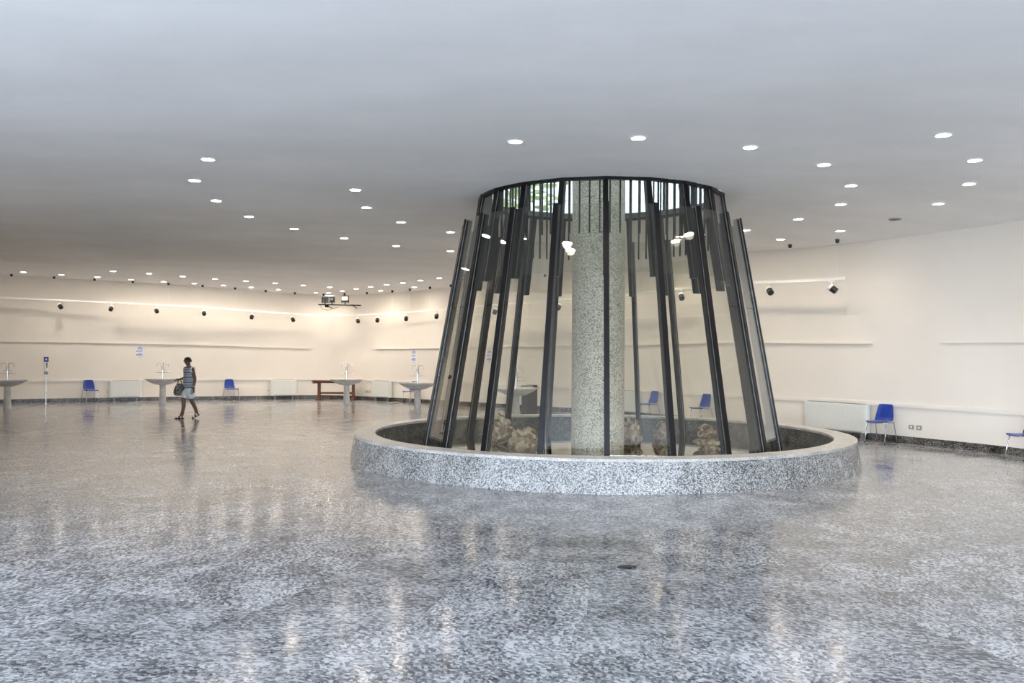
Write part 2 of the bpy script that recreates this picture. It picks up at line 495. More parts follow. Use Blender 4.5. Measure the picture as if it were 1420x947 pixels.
# glazed facades behind and beside the viewpoint
def facade(name, a, b_, bays):
    d = Vector((b_[0] - a[0], b_[1] - a[1], 0)); L = d.length; d.normalize(); nn = Vector((-d.y, d.x, 0))
    M = Matrix((d, nn, Vector((0, 0, 1)))).transposed().to_4x4(); M.translation = Vector((a[0], a[1], 0))
    f = MB()
    f.box((0, -.05, 0), (L, .05, .1), M); f.box((0, -.05, 4.15), (L, .05, 4.55), M); f.box((0, -.05, 2.4), (L, .05, 2.46), M)
    for k in range(bays + 1):
        x = L * k / bays
        f.box((x - .04, -.06, 0), (x + .04, .06, 4.2), M)
    o = f.build(name, 'black_steel'); tag(o, 'dark framed glazed facade', None, None, 'structure')
    for k in range(bays):
        g = MB().box((L * k / bays + .04, -.006, .1), (L * (k + 1) / bays - .04, .006, 4.15), M)
        g.build('pane', 'facade_glass', o)
facade('window_1', FAC_L[0], FAC_L[1], 4)
facade('window_2', FAC_B[0], FAC_B[1], 8)
gr = MB()
gr.add([(-120, -90, -0.3), (120, -90, -0.3), (120, 150, -0.3), (-120, 150, -0.3)], [(0, 1, 2, 3)])
tag(gr.build('ground', 'paving'), 'paved ground outside the hall', None, None, 'structure')

tag(strip(0, S_END, 0.0, 0.018, 0.0, 0.145).build('baseboard_back', 'dark_granite', smooth='angle'), 'dark speckled granite skirting along the curving wall', None, None, 'structure')
tag(strip(0, S_END, 0.0, 0.03, 0.745, 0.83).build('trim_1', 'trim_paint', smooth='angle'), 'cream dado rail along the curving wall', None, None, 'structure')
for i, (s0, s1) in enumerate(((13.5, 20.66), (22.28, 42.19), (45.16, S_END - .1))):
    tag(strip(s0, s1, 0.0, 0.05, -0.014, 0.014, rel=0.486).build('trim_%d' % (i + 2), 'trim_paint', smooth='angle'), 'thin cream ledge across the wall', None, None, 'structure')

# ------------------------------------------------------------------ fountain basin
RB, RO, RI, ZR = 4.385, 4.31, 3.956, 0.45
basin = empty('fountain_basin', (KX, KY, 0))
tag(basin, 'round granite fountain basin under the leaning glass cone', 'fountain basin')
NSL = 16
def sector(prof, a0, a1, n=6):
    """solid of a (radius, height) outline swept from a0 to a1"""
    return MB().loft([[(r * math.cos(a0 + (a1 - a0) * i / n), r * math.sin(a0 + (a1 - a0) * i / n), z) for r, z in prof] for i in range(n + 1)])
for k in range(NSL):
    a0 = math.radians(-96.15) + 2 * PI * k / NSL; a1 = a0 + 2 * PI / NSL
    g = 0.0004
    sector([(RB, 0), (RO, 0.408), (RO - 0.09, 0.408), (RB - 0.09, 0)], a0 + g, a1 - g, 10).build('cladding_slab', 'pool_granite', basin, smooth='angle')
    sector([(RO + 0.004, 0.41), (RO + 0.004, ZR), (RI, ZR), (RI, 0.41)], a0 + g, a1 - g, 10).build('coping_slab', 'coping_granite', basin, smooth='angle')
MB().lathe([(RI + 0.012, 0.02), (RI + 0.012, 0.409), (RO - 0.1, 0.409), (RB - 0.1, 0.02)], 128, cap=False).build('basin_wall', 'pool_lining', basin, smooth='angle')
MB().lathe([(0.02, 0.04), (RI + 0.02, 0.04), (RI + 0.02, 0.05), (0.02, 0.05)], 96).build('basin_floor', 'pool_lining', basin)
wtr = MB(); wtr.add([((RI + .008) * math.cos(2 * PI * k / 96), (RI + .008) * math.sin(2 * PI * k / 96), 0.14) for k in range(96)], [tuple(range(96))])
wtr.build('water', 'water', basin)['kind'] = 'stuff'
# small round water inlets on the lining, over the water line
inl = MB().lathe([(0.02, 0), (0.035, 0.0), (0.035, 0.015), (0.02, 0.015)], 16, cap=False)
for az in (172, 130, 112, 95):
    o = inl.build('inlet_ring', 'light_seal', basin)
    o.matrix_local = Matrix.Rotation(math.radians(az), 4, 'Z') @ Matrix.Translation((RI + 0.01, 0, 0.28)) @ Matrix.Rotation(-PI / 2, 4, 'Y')

# ------------------------------------------------------------------ column through the skylight
column = MB().lathe([(0.471, 0.05), (0.471, 6.2)], 64).build('column', 'column_terrazzo', smooth='angle')
column.location = (KX - 0.02, KY, 0)
tag(column, 'round speckled terrazzo column standing inside the glass cone', 'column')

# ------------------------------------------------------------------ glass cone
SLOPE = 0.178
def r_low(z): return 3.1 + (0.35 - z) * SLOPE
def r_up(z): return RC - 0.02 + (4.52 - z) * SLOPE
cone = empty('glass_cone_enclosure', (KX, KY, 0))
tag(cone, 'faceted glass cone with black steel posts round the terrazzo column', 'glass enclosure')
A0 = math.radians(-93.5); NP = 20; HALF = PI / NP
def beam(rf, z0, z1, i0, i1, w):
    """a leaning bar: radial from rf+i0 to rf+i1, w wide"""
    rg = []
    for z in (z0, z1):
        r = rf(z); rg.append([(r + i0, -w / 2, z), (r + i1, -w / 2, z), (r + i1, w / 2, z), (r + i0, w / 2, z)])
    return MB().loft(rg)
def once(cache, key, mb, name, mat, parent):
    if key in cache:
        o = bpy.data.objects.new(name, cache[key]); COL.objects.link(o); o.parent = parent
    else:
        o = mb().build(name, mat, parent); cache[key] = o.data
    return o
CA = {}
for k in range(NP):
    a = A0 + 2 * HALF * k
    p = once(CA, 'lp', lambda: beam(r_low, 0.052, 4.10, -0.10, -0.004, 0.066), 'post', 'fin_steel', cone); p.rotation_euler = (0, 0, a)
    once(CA, 'lc', lambda: beam(r_low, 0.052, 4.12, 0.014, 0.04, 0.082), 'cover_strip', 'black_steel', p)
    once(CA, 'ls', lambda: beam(r_low, 0.052, 4.11, 0.0, 0.011, 0.074), 'seal', 'light_seal', p)
    q = once(CA, 'up', lambda: beam(r_up, 3.0, 4.52, -0.10, -0.004, 0.066), 'upper_post', 'fin_steel', cone); q.rotation_euler = (0, 0, a)
    once(CA, 'uc', lambda: beam(r_up, 3.0, 4.52, 0.014, 0.036, 0.082), 'cover_strip', 'black_steel', q)
    once(CA, 'us', lambda: beam(r_up, 3.0, 4.52, 0.0, 0.011, 0.07), 'seal', 'light_seal', q)
def pane_mesh(rf, z0, z1):
    rg = []
    for z in (z0, z1):
        r = rf(z); c = r * math.cos(HALF) + 0.005; s = r * math.sin(HALF) - 0.045
        rg.append([(c - 0.005, -s, z), (c + 0.005, -s, z), (c + 0.005, s, z), (c - 0.005, s, z)])
    return MB().loft(rg)
for k in range(NP):
    a = A0 + HALF + 2 * HALF * k
    for key, rf, z0, z1, nm in (('pl', r_low, 0.06, 2.575, 'lower_pane'), ('pm', r_low, 2.583, 4.105, 'middle_pane'), ('pu', r_up, 3.06, 4.515, 'top_pane')):
        o = once(CA, key, lambda: pane_mesh(rf, z0, z1), nm, 'kiosk_glass', cone); o.rotation_euler = (0, 0, a)
    # slim bracket strut tying the two tiers together at each facet edge
    o = once(CA, 'tie', lambda: MB().tube([(r_up(3.15) - 0.02, 0, 3.15), (r_low(3.15) - 0.02, 0, 3.15)], 0.012, 8), 'tie_rod', 'chrome', cone); o.rotation_euler = (0, 0, a - HALF)
ring = []
for k in range(NP + 1):
    a = A0 + 2 * HALF * k
    ring.append([(r * math.cos(a), r * math.sin(a), z) for r, z in ((RC - 0.06, 4.515), (RC + 0.025, 4.515), (RC + 0.025, 4.56), (RC - 0.06, 4.56))])
MB().loft(ring, cap=False).build('top_ring', 'black_steel', cone)
for k in range(80):
    a = A0 + 2 * HALF / 4 * (k + 0.5)
    o = once(CA, 'hb', lambda: MB().box((2.005, -0.012, 3.71), (2.03, 0.012, 6.05)), 'hanging_bar', 'black_steel', cone); o.rotation_euler = (0, 0, a)

# ------------------------------------------------------------------ skylight above
sky = empty('skylight_lantern', (KX, KY, 4.56))
tag(sky, 'round glazed skylight drum over the glass cone', 'skylight')
MB().lathe([(RC + 0.025, 0.0), (RC + 0.2, 0.03), (RC + 0.2, 0.12), (RC + 0.025, 0.12)], 60, cap=False).build('curb', 'grille_grey', sky)
for k in range(NP):
    a = A0 + HALF + 2 * HALF * k
    o = once(CA, 'dr', lambda: MB().box((2.28, -0.352, 0.12), (2.29, 0.352, 1.62)), 'drum_pane', 'skylight_glass', sky); o.rotation_euler = (0, 0, a)
    o = once(CA, 'dm', lambda: MB().box((2.27, -0.02, 0.12), (2.31, 0.02, 1.62)), 'mullion', 'black_steel', sky); o.rotation_euler = (0, 0, a + HALF)
MB().lathe([(2.6, 1.62), (2.6, 1.75)], 48).build('roof_cap', 'roof_metal', sky)

# ------------------------------------------------------------------ tufa rocks standing in the basin
def rock(name, x, y, r, h, nodules, label, seed, layers=False):
    rnd = random.Random(seed)
    bm = bmesh.new()
    def blob(c, s, sub=2, rough=0.18):
        g = bmesh.ops.create_icosphere(bm, subdivisions=sub, radius=1.0)['verts']
        ph = [rnd.uniform(0, 6) for _ in range(6)]
        for v in g:
            d = v.co.copy()
            k = 1 + rough * (math.sin(d.x * 5 + ph[0]) * math.sin(d.y * 5 + ph[1]) + 0.6 * math.sin(d.z * 8 + ph[2]) * math.sin(d.x * 9 + ph[3]))
            v.co = Vector((c[0] + d.x * s[0] * k, c[1] + d.y * s[1] * k, c[2] + d.z * s[2] * k))
    if layers:
        for zf, rf in ((0.18, 0.8), (0.42, 1.0), (0.72, 0.72), (0.92, 0.5)):
            blob((rnd.uniform(-.05, .05), rnd.uniform(-.05, .05), h * zf), (r * rf, r * rf, h * 0.17), 3, 0.1)
    else:
        blob((0, 0, h * 0.38), (r * 0.8, r * 0.8, h * 0.42), 3)
        for i in range(nodules):
            a = rnd.uniform(0, 2 * PI); t = rnd.random()
            rr = r * (0.95 - 0.6 * t); q = r * rnd.uniform(0.2, 0.34)
            blob((rr * math.cos(a), rr * math.sin(a), h * (0.12 + 0.75 * t)), (q, q, q * 1.05))
    zmin = min(v.co.z for v in bm.verts)
    for v in bm.verts:
        v.co.z -= zmin
    me = bpy.data.meshes.new(name); bm.to_mesh(me); bm.free()
    me.materials.append(MATS['tufa'])
    me.polygons.foreach_set('use_smooth', [True] * len(me.polygons))
    o = bpy.data.objects.new(name, me); COL.objects.link(o); o.location = (x, y, 0.05)
    tag(o, label, 'rock', 'tufa rocks in the fountain')
rock('tufa_rock', 0.20, 14.75, 0.27, 0.50, 26, 'broad knobbly tufa rock of round nodules in the fountain', 3)
rock('tufa_rock', -0.18, 16.2, 0.24, 0.62, 14, 'rust stained pointed tufa rock beside the broad knobbly one', 5)
rock('tufa_rock', 2.2, 16.1, 0.2, 0.62, 16, 'tall narrow tufa rock close against the terrazzo column', 8)
rock('tufa_rock', 2.95, 17.0, 0.2, 0.5, 12, 'small pale tufa rock behind the column in the fountain', 12)
rock('tufa_rock', 3.45, 15.5, 0.25, 0.5, 0, 'tufa rock of stacked flat layers in the fountain', 15, True)

# ------------------------------------------------------------------ ceiling downlights
INNER = [(-166.9, 4.32), (169.6, 4.39), (146.3, 4.68), (126.7, 4.95), (105, 5.0), (84, 4.95), (62, 4.8), (-109.4, 4.61), (-89.7, 4.58), (-69.1, 4.4), (-47.4, 4.27), (-24.7, 4.2), (-2.1, 4.26), (19.9, 4.29), (41.4, 4.56)]
OUTER = [(-150.9, 6.73), (-165.1, 6.85), (179.6, 6.89), (164.6, 7.11), (150.4, 7.34), (137.6, 7.53), (125.4, 7.74), (114.3, 7.71), (101, 7.7), (86, 7.4), (70, 6.9), (56, 6.4), (24.8, 5.74), (41.4, 5.93), (-52.8, 6.16), (-37.7, 6.02), (-22.6, 5.88), (-6.8, 5.77)]
ROW1 = [(-16.35, 29.17), (-15.46, 29.92), (-14.54, 30.57), (-13.67, 31.29), (-12.73, 31.85), (-11.74, 32.22), (-10.77, 32.51), (-9.8, 32.74), (-8.86, 33.06), (-7.6, 33.75), (-7.07, 33.61), (-6.42, 32.93), (-4.9, 32.46), (-3.5, 31.1), (-1.9, 29.6), (-0.3, 28.0), (1.3, 26.4), (2.7, 24.8), (3.9, 23.1)]
ROW2 = [(-13.1, 28.63), (-12.16, 29.2), (-11.31, 29.93), (-10.41, 30.55), (-9.44, 30.91), (-8.45, 31.12), (-7.54, 31.47), (-6.65, 31.8), (-5.75, 32.15), (-5.1, 31.39), (-4.41, 30.61), (-3.77, 29.98), (-3.08, 29.2), (-2.39, 28.51), (-1.2, 27.2)]
dl = None
BEAM = bpy.data.lights.new('downlight_beam', 'SPOT')
BEAM.energy = DOWNLIGHT_W; BEAM.color = (1.0, 0.89, 0.76); BEAM.spot_size = math.radians(140); BEAM.spot_blend = 0.75; BEAM.shadow_soft_size = 0.08
def downlight(x, y, label, group, lit=True):
    global dl
    z = ceil_z(x, y)
    if lit and dl is not None:
        o = dl.copy(); COL.objects.link(o); c = dl.children[0].copy(); COL.objects.link(c); c.parent = o
    else:
        o = MB().lathe([(0.088, -0.012), (0.112, -0.012), (0.112, 0.02), (0.088, 0.02)], 24, cap=False).build('downlight', 'white_metal' if lit else 'grille_grey', smooth='angle')
        MB().lathe([(0.088, -0.006), (0.088, 0.01)], 24).build('diffuser', 'downlight_glow' if lit else 'bin_grey', o)
        if lit: dl = o
    o.location = (x, y, z)
    tag(o, label, 'downlight', group)
    if lit:
        lo = bpy.data.objects.new('downlight_beam', BEAM); COL.objects.link(lo); lo.parent = o; lo.location = (0, 0, -0.03)
for az, r in INNER:
    downlight(KX + r * math.cos(math.radians(az)), KY + r * math.sin(math.radians(az)), 'lit round downlight in the ring of lights closest to the glass cone', 'inner ring of downlights')
for az, r in OUTER:
    downlight(KX + r * math.cos(math.radians(az)), KY + r * math.sin(math.radians(az)), 'lit round downlight in the wider ring of lights around the glass cone', 'outer ring of downlights')
for x, y in ROW1:
    downlight(x, y, 'lit downlight in the row next to the hanging light track', 'downlights along the wall')
for x, y in ROW2:
    downlight(x, y, 'lit downlight in the second row out from the cream wall', 'second row of downlights')
downlight(7.26, 16.57, 'unlit dark downlight in the plaster ceiling', None, False)

# ------------------------------------------------------------------ hanging light track with spotlights
ZREL = -0.84
def rail_z(s): return wall_at(s)[2] + ZREL
def rail_strip():
    rg = []; s0, s1 = 22.57, S_END - 1.2; n = 140
    for i in range(n + 1):
        s = s0 + (s1 - s0) * i / n; a = wall_at(s, 0.53); c = wall_at(s, 0.57); z = rail_z(s)
        rg.append([(a[0], a[1], z), (c[0], c[1], z), (c[0], c[1], z + 0.06), (a[0], a[1], z + 0.06)])
    return MB().loft(rg)
rail = rail_strip().build('light_track', 'white_metal'); tag(rail, 'long white light track hung on wires along the curving wall', 'light track')
for s in (55.54, 54.21, 52.92, 51.65, 50.42, 49.19, 48.03, 46.93, 45.83, 44.47, 43.30, 42.1, 40.69, 39.67, 38.61, 37.56, 36.2, 34.8, 33.2, 31.6, 30.0, 28.4, 26.9, 25.5, 24.15, 22.76):
    p = wall_at(s, 0.55); zc = ceil_z(p[0], p[1])
    w = MB().tube([(p[0], p[1], rail_z(s) + 0.04), (p[0], p[1], zc - 0.02)], 0.0025, 6).build('suspension_wire', 'white_metal', rail)
    MB().lathe([(0.012, zc - 0.085), (0.038, zc - 0.07), (0.045, zc + 0.01)], 12, Matrix.Translation((p[0], p[1], 0))).build('ceiling_cup', 'black_plastic', rail, smooth='angle')
spot0 = None
SPOT_LABELS = [
    'track spotlight between the sanitiser stand and the nearest blue chair',
    'track spotlight over the convector heater below the paper notice',
    'track spotlight over the washbasin that the woman walks past',
    'track spotlight between the walking woman and the blue chair behind her',
    'track spotlight between a blue chair and the convector by the table',
    'track spotlight over the convector heater nearest the wooden table',
    'track spotlight next to the floodlight bar, past its far end',
    'track spotlight over the convector between two washbasins',
    'track spotlight over the paper notice above a washbasin',
    'track spotlight just beside the leaning edge of the glass cone',
    'track spotlight behind the dark posts, over the litter bin',
    'track spotlight behind the terrazzo column',
    'track spotlight seen through the glass over two blue chairs',
    'track spotlight next to the one at the free end of the track',
    'track spotlight at the free end of the light track',
]
SPOTS = [54.03, 52.36, 50.84, 49.14, 47.42, 45.91, 42.60, 41.50, 39.88, 38.27, 35.4, 32.6, 27.67, 24.77, 22.91]
for i, s in enumerate(SPOTS):
    p = wall_at(s, 0.55); z = rail_z(s)
    if spot0 is None:
        o = empty('track_spotlight', (0, 0, 0))
        MB().box((-0.07, -0.018, -0.035), (0.07, 0.018, 0)).build('track_adapter', 'white_metal', o)
        MB().tube([(0, 0, -0.03), (0, 0, -0.13)], 0.014, 8).build('stem', 'white_metal', o)
        M = Matrix.Translation((0, 0, -0.17)) @ Matrix.Rotation(math.radians(-52), 4, 'Y')
        MB().lathe([(0.045, -0.13), (0.072, -0.12), (0.076, 0.0), (0.07, 0.0)], 20, M).build('housing', 'black_plastic', o, smooth='angle')
        MB().lathe([(0.076, 0.0), (0.078, 0.055), (0.06, 0.06), (0.05, 0.03)], 20, M).build('front_ring', 'white_metal', o, smooth='angle')
        spot0 = o
    else:
        o = copy_tree(spot0)
    o.location = (p[0], p[1], z)
    o.rotation_euler = (0, 0, p[3] + math.radians([28, -20, 14, 8, -12, 10, 55, 40, 48, 44, 30, 20, 60, 65, 120][i]))
    lab = SPOT_LABELS[i]
    tag(o, lab, 'spotlight', 'spotlights on the light track')

# ------------------------------------------------------------------ floodlight bar in the corner
B0, B1 = Vector((-7.38, 33.2, 3.66)), Vector((-5.76, 33.2, 3.64))
bar = MB().tube([B0, B1], 0.022, 10).build('floodlight_bar', 'black_steel'); tag(bar, 'black pipe bar holding floodlights in the wall corner', 'lighting bar')
for x in (-7.1, -6.1):
    MB().tube([(x, 33.2, 3.66), (x, 34.0, 3.60), (x, wall_at(43.9 if x < -6.6 else 43.2)[1] - .02, 3.58)], 0.018, 8).build('wall_arm', 'black_steel', bar)
MB().box((-7.12, 33.16, 3.56), (-6.98, 33.24, 3.64)).build('clamp', 'black_steel', bar)
MB().tube([(-7.3, 33.2, 3.64), (-7.25, 33.25, 3.5), (-7.05, 33.35, 3.45), (-6.85, 33.5, 3.52), (-6.75, 33.9, 3.6)], 0.006, 6).build('cable', 'black_plastic', bar)
def flood(x, w, h, z, label, small=False):
    o = empty('floodlight', (x, 33.2, z))
    MB().tube([(0, 0, 0.0), (0, 0, 0.09)], 0.02, 8).build('stand', 'black_steel', o)
    MB().box((-w / 2 - .02, -0.02, 0.05), (-w / 2 - .005, 0.03, h * .6)).box((w / 2 + .005, -0.02, 0.05), (w / 2 + .02, 0.03, h * .6)).box((-w / 2 - .02, -0.02, 0.05), (w / 2 + .02, 0.03, 0.065)).build('yoke', 'black_steel', o)
    f = 0.02
    MB().box((-w / 2, -0.03, 0.09), (w / 2, 0.12, 0.09 + h * .28)).box((-w / 2, -.03, 0.09), (-w / 2 + f, .1, .09 + h)).box((w / 2 - f, -.03, .09), (w / 2, .1, .09 + h)).box((-w / 2, -.03, .09 + h - f), (w / 2, .1, .09 + h)).build('housing', 'black_steel', o)
    MB().box((-w / 2 + f, 0.0, .09 + h * .28), (w / 2 - f, .01, .09 + h - f)).build('lens', 'lamp_glass', o)
    MB().box((-w / 2 + f, 0.07, .09), (w / 2 - f, .11, .09 + h - f)).build('reflector', 'bin_top', o)
    tag(o, label, 'floodlight', 'floodlights on the corner bar')
flood(-6.36, 0.25, 0.25, 3.672, 'large square floodlight with black frame on the corner bar')
flood(-6.86, 0.16, 0.18, 3.68, 'small floodlight beside the grey perforated box on the bar')
gb = empty('ballast_box', (-7.12, 33.2, 3.68))
MB().box((-.13, -.06, .04), (.13, .08, .28)).build('case', 'grey_box', gb, bevel=.008)
MB().tube([(0, 0, 0), (0, 0, .06)], .02, 8).build('foot', 'black_steel', gb)
for i in range(4):
    for j in range(3):
        MB().box((-.1 + .055 * i, -.064, .07 + .065 * j), (-.065 + .055 * i, -.058, .11 + .065 * j)).build('vent', 'black_plastic', gb)
tag(gb, 'grey perforated electrical box on the floodlight bar', 'electrical box')

# ------------------------------------------------------------------ blue chairs
def make_chair():
    root = empty('stacking_chair', (0, 0, 0))       # faces +X
    prof = [(.235, .425), (.215, .442), (.17, .447), (.08, .438), (-.02, .431), (-.10, .433), (-.155, .45), (-.185, .49), (-.20, .55), (-.215, .62), (-.232, .70), (-.246, .775), (-.25, .80)]
    wid = [.185, .205, .215, .22, .22, .218, .215, .21, .203, .195, .182, .168, .145]
    nu = 9
    def grid(i0, i1):
        v = []; f = []
        for i in range(i0, i1):
            x, z = prof[i]
            for j in range(nu):
                t = -1 + 2 * j / (nu - 1)
                dish = abs(t) ** 3
                if i < 6: v.append((x, t * wid[i], z + 0.018 * dish - 0.006 * (1 - t * t)))
                else: v.append((x + 0.035 * dish, t * wid[i], z))
        for i in range(i1 - i0 - 1):
            for j in range(nu - 1):
                f.append((i * nu + j, i * nu + j + 1, (i + 1) * nu + j + 1, (i + 1) * nu + j))
        return MB().add(v, f)
    for nm, i0, i1 in (('seat', 0, 7), ('backrest', 6, 13)):
        o = grid(i0, i1).build(nm, 'blue_plastic', root, smooth=True)
        so = o.modifiers.new('thick', 'SOLIDIFY'); so.thickness = 0.012; so.offset = -1
        ss = o.modifiers.new('sub', 'SUBSURF'); ss.levels = 1; ss.render_levels = 1
    for sx, sy in ((1, 1), (1, -1), (-1, 1), (-1, -1)):
        MB().tube([(.10 * sx - .02, .19 * sy, .425), (.15 * sx - .02, .205 * sy, .405), (.20 * sx - .02, .215 * sy, .2), (.235 * sx - .02, .222 * sy, .012)], .011, 8).build('leg', 'chrome', root, smooth=True)
        MB().lathe([(.015, 0), (.015, .02)], 10, Matrix.Translation((.237 * sx - .02, .222 * sy, 0))).build('foot_cap', 'black_plastic', root)
    for sy in (1, -1):
        MB().tube([(-.18, .2 * sy, .40), (-.14, .225 * sy, .43), (-.02, .235 * sy, .435), (.1, .225 * sy, .43), (.15, .2 * sy, .405)], .011, 8).build('side_rail', 'chrome', root, smooth=True)
    MB().tube([(-.1, -.19, .418), (-.1, .19, .418)], .01, 8).tube([(.08, -.19, .42), (.08, .19, .42)], .01, 8).build('cross_rail', 'chrome', root, smooth=True)
    return root
CHAIRS = [(53.02, 20, 'blue plastic chair between the soap dispenser and a white convector'),
          (48.14, 24, 'blue plastic chair against the wall behind the walking woman'),
          (39.85, 0, 'blue plastic chair standing behind a pedestal washbasin'),
          (29.12, -8, 'blue plastic chair seen through the glass next to the terrazzo column'),
          (27.14, -6, 'blue plastic chair seen through the glass beside two dark posts'),
          (21.81, 7, 'blue plastic chair between the long convector and the wall sockets'),
          (18.47, -2, 'blue plastic chair beyond the sockets, cut off by the frame')]
ch0 = make_chair()
for i, (s, da, lab) in enumerate(CHAIRS):
    o = ch0 if i == 0 else copy_tree(ch0)
    p = wall_at(s, 0.36)
    o.location = (p[0], p[1], 0); o.rotation_euler = (0, 0, p[3] + math.radians(da))
    tag(o, lab, 'chair', 'blue chairs along the wall')

# ------------------------------------------------------------------ pedestal washbasins with tap columns
def make_basin():
    root = empty('pedestal_basin', (0, 0, 0))
    MB().lathe([(.03, .70), (.13, .69), (.27, .72), (.42, .785), (.53, .855), (.585, .905), (.57, .912), (.5, .87), (.38, .82), (.2, .775), (.05, .765)], 48).build('bowl', 'basin_terrazzo', root, smooth=True)
    MB().lathe([(.118, 0.0), (.118, .02), (.112, .1), (.095, .6), (.1, .72)], 28).build('pedestal', 'basin_terrazzo', root, smooth='angle')
    tc = MB().lathe([(.05, .762), (.05, .78), (.026, .79), (.026, 1.2), (.022, 1.24)], 16).build('tap_column', 'chrome', root, smooth='angle')
    for s in (-1, 1):
        pts = [(.018 * s, 0, 1.18)] + [(.035 * s + .075 * s * (1 - math.cos(t)), 0, 1.36 + .085 * math.sin(t)) for t in [PI * k / 10 for k in range(11)]] + [(.185 * s, 0, 1.32)]
        MB().tube(pts, .011, 8).build('spout', 'chrome', tc, smooth=True)
        MB().tube([(0, 0, 1.11), (.17 * s, 0, 1.12), (.235 * s, 0, 1.115)], [.013, .009, .006], 8).build('lever', 'chrome', tc, smooth=True)
        pts = [(.02 * s, 0, 1.12)] + [(.025 * s + .045 * s * (1 - math.cos(t)), 0, 1.165 + .05 * math.sin(t)) for t in [PI * k / 8 for k in range(9)]]
        MB().tube(pts, .007, 8).build('small_spout', 'chrome', tc, smooth=True)
    MB().lathe([(.014, 1.2), (.014, 1.44), (.004, 1.455)], 10, Matrix.Translation((.02, 0.03, 0))).build('riser', 'chrome', tc, smooth='angle')
    MB().lathe([(.028, .757), (.034, .762), (.034, .768)], 16, Matrix.Translation((.1, .12, .012))).build('drain', 'chrome', root)
    return root
BAS = [(-16.09, 27.83, 'pedestal washbasin beside the soap dispenser stand, with twin gooseneck taps'),
       (-12.03, 30.06, 'pedestal washbasin next to the walking woman'),
       (-5.81, 30.69, 'pedestal washbasin in front of the wooden trestle table'),
       (-2.93, 27.12, 'pedestal washbasin with a blue chair behind it'),
       (0.11, 23.4, 'pedestal washbasin in front of the dark bin, seen through the glass')]
b0 = make_basin()
for i, (x, y, lab) in enumerate(BAS):
    o = b0 if i == 0 else copy_tree(b0)
    o.location = (x, y, 0); o.rotation_euler = (0, 0, math.radians([18, 14, 4, -6, -4][i]))
    tag(o, lab, 'washbasin', 'pedestal washbasins')

# ------------------------------------------------------------------ convector heaters
def convector(s0, s1, label):
    L = s1 - s0; p = wall_at((s0 + s1) / 2, 0.0)
    o = empty('convector_heater', (p[0], p[1], 0), p[3] - PI / 2)       # local +Y points into the hall
    L2 = L / 2
    MB().box((-L2 + .1, .03, .16), (L2 - .1, .20, .76)).build('casing', 'radiator_white', o, bevel=.012)
    MB().box((-L2 + .12, .2, .18), (L2 - .12, .212, .735)).build('front_panel', 'radiator_white', o, bevel=.004)
    for sx in (-1, 1):
        MB().lathe([(.09, .15), (.09, .765)], 24, Matrix.Translation((sx * (L2 - .1), .115, 0))).build('rounded_end', 'radiator_white', o, smooth='angle')
    n = 9
    for k in range(n):
        y = .05 + .135 * k / (n - 1)
        MB().box((-L2 + .14, y, .758), (L2 - .14, y + .006, .772)).build('grille_slat', 'grille_grey', o)
    MB().box((-L2 + .12, .05, .135), (L2 - .12, .185, .16)).build('air_inlet', 'grille_grey', o)
    for sx in (-1, 1):
        MB().box((sx * (L2 - .2) - .03, .06, 0.0), (sx * (L2 - .2) + .03, .14, .15)).build('foot', 'grille_grey', o)
    MB().lathe([(.02, 0), (.02, .02)], 12, Matrix.Translation((L2 + .03, .03, .35)) @ Matrix.Rotation(-PI / 2, 4, 'X')).build('valve', 'light_seal', o)
    tag(o, label, 'heater', 'white convectors along the wall')
convector(51.28, 52.44, 'white convector heater below the paper notice, beside a blue chair')
convector(45.64, 46.72, 'white convector heater between a blue chair and the wooden table')
convector(41.17, 42.23, 'white convector heater between two pedestal washbasins')
convector(22.24, 24.07, 'long white convector heater beside the fountain basin')
convector(29.7, 31.2, 'white convector heater hidden partly behind the terrazzo column')

# ------------------------------------------------------------------ wooden trestle table in the corner
t = empty('trestle_table', (-6.78, 33.70, 0), math.radians(0))
MB().box((-.9, -.24, .715), (.9, .24, .765)).build('tabletop', 'timber', t, bevel=.012)
MB().box((-.86, -.2, .665), (.86, -.17, .715)).box((-.86, .17, .665), (.86, .2, .715)).build('apron', 'timber', t)
for sx in (-1, 1):
    x = sx * .66
    MB().loft([[(x - .05, -.1, .07), (x + .05, -.1, .07), (x + .05, .1, .07), (x - .05, .1, .07)], [(x - .05, -.07, .36), (x + .05, -.07, .36), (x + .05, .07, .36), (x - .05, .07, .36)], [(x - .045, -.1, .68), (x + .045, -.1, .68), (x + .045, .1, .68), (x - .045, .1, .68)]]).build('leg', 'timber', t, bevel=.006)
    MB().box((x - .085, -.22, 0), (x + .085, .22, .075)).build('foot', 'timber', t, bevel=.012)
    MB().box((x - .06, -.19, .675), (x + .06, .19, .717)).build('bearer', 'timber', t, bevel=.01)
MB().box((-.7, -.03, .245), (.7, .03, .315)).build('stretcher', 'timber', t, bevel=.006)
for k in range(4):
    MB().lathe([(.012, -.035), (.026, -.02), (.02, 0.0)], 10, Matrix.Translation((-.85 + .055 * k, -.2, .68))).build('turned_knob', 'timber', t, smooth=True)
tag(t, 'dark wooden trestle table with turned knobs in the wall corner', 'table')

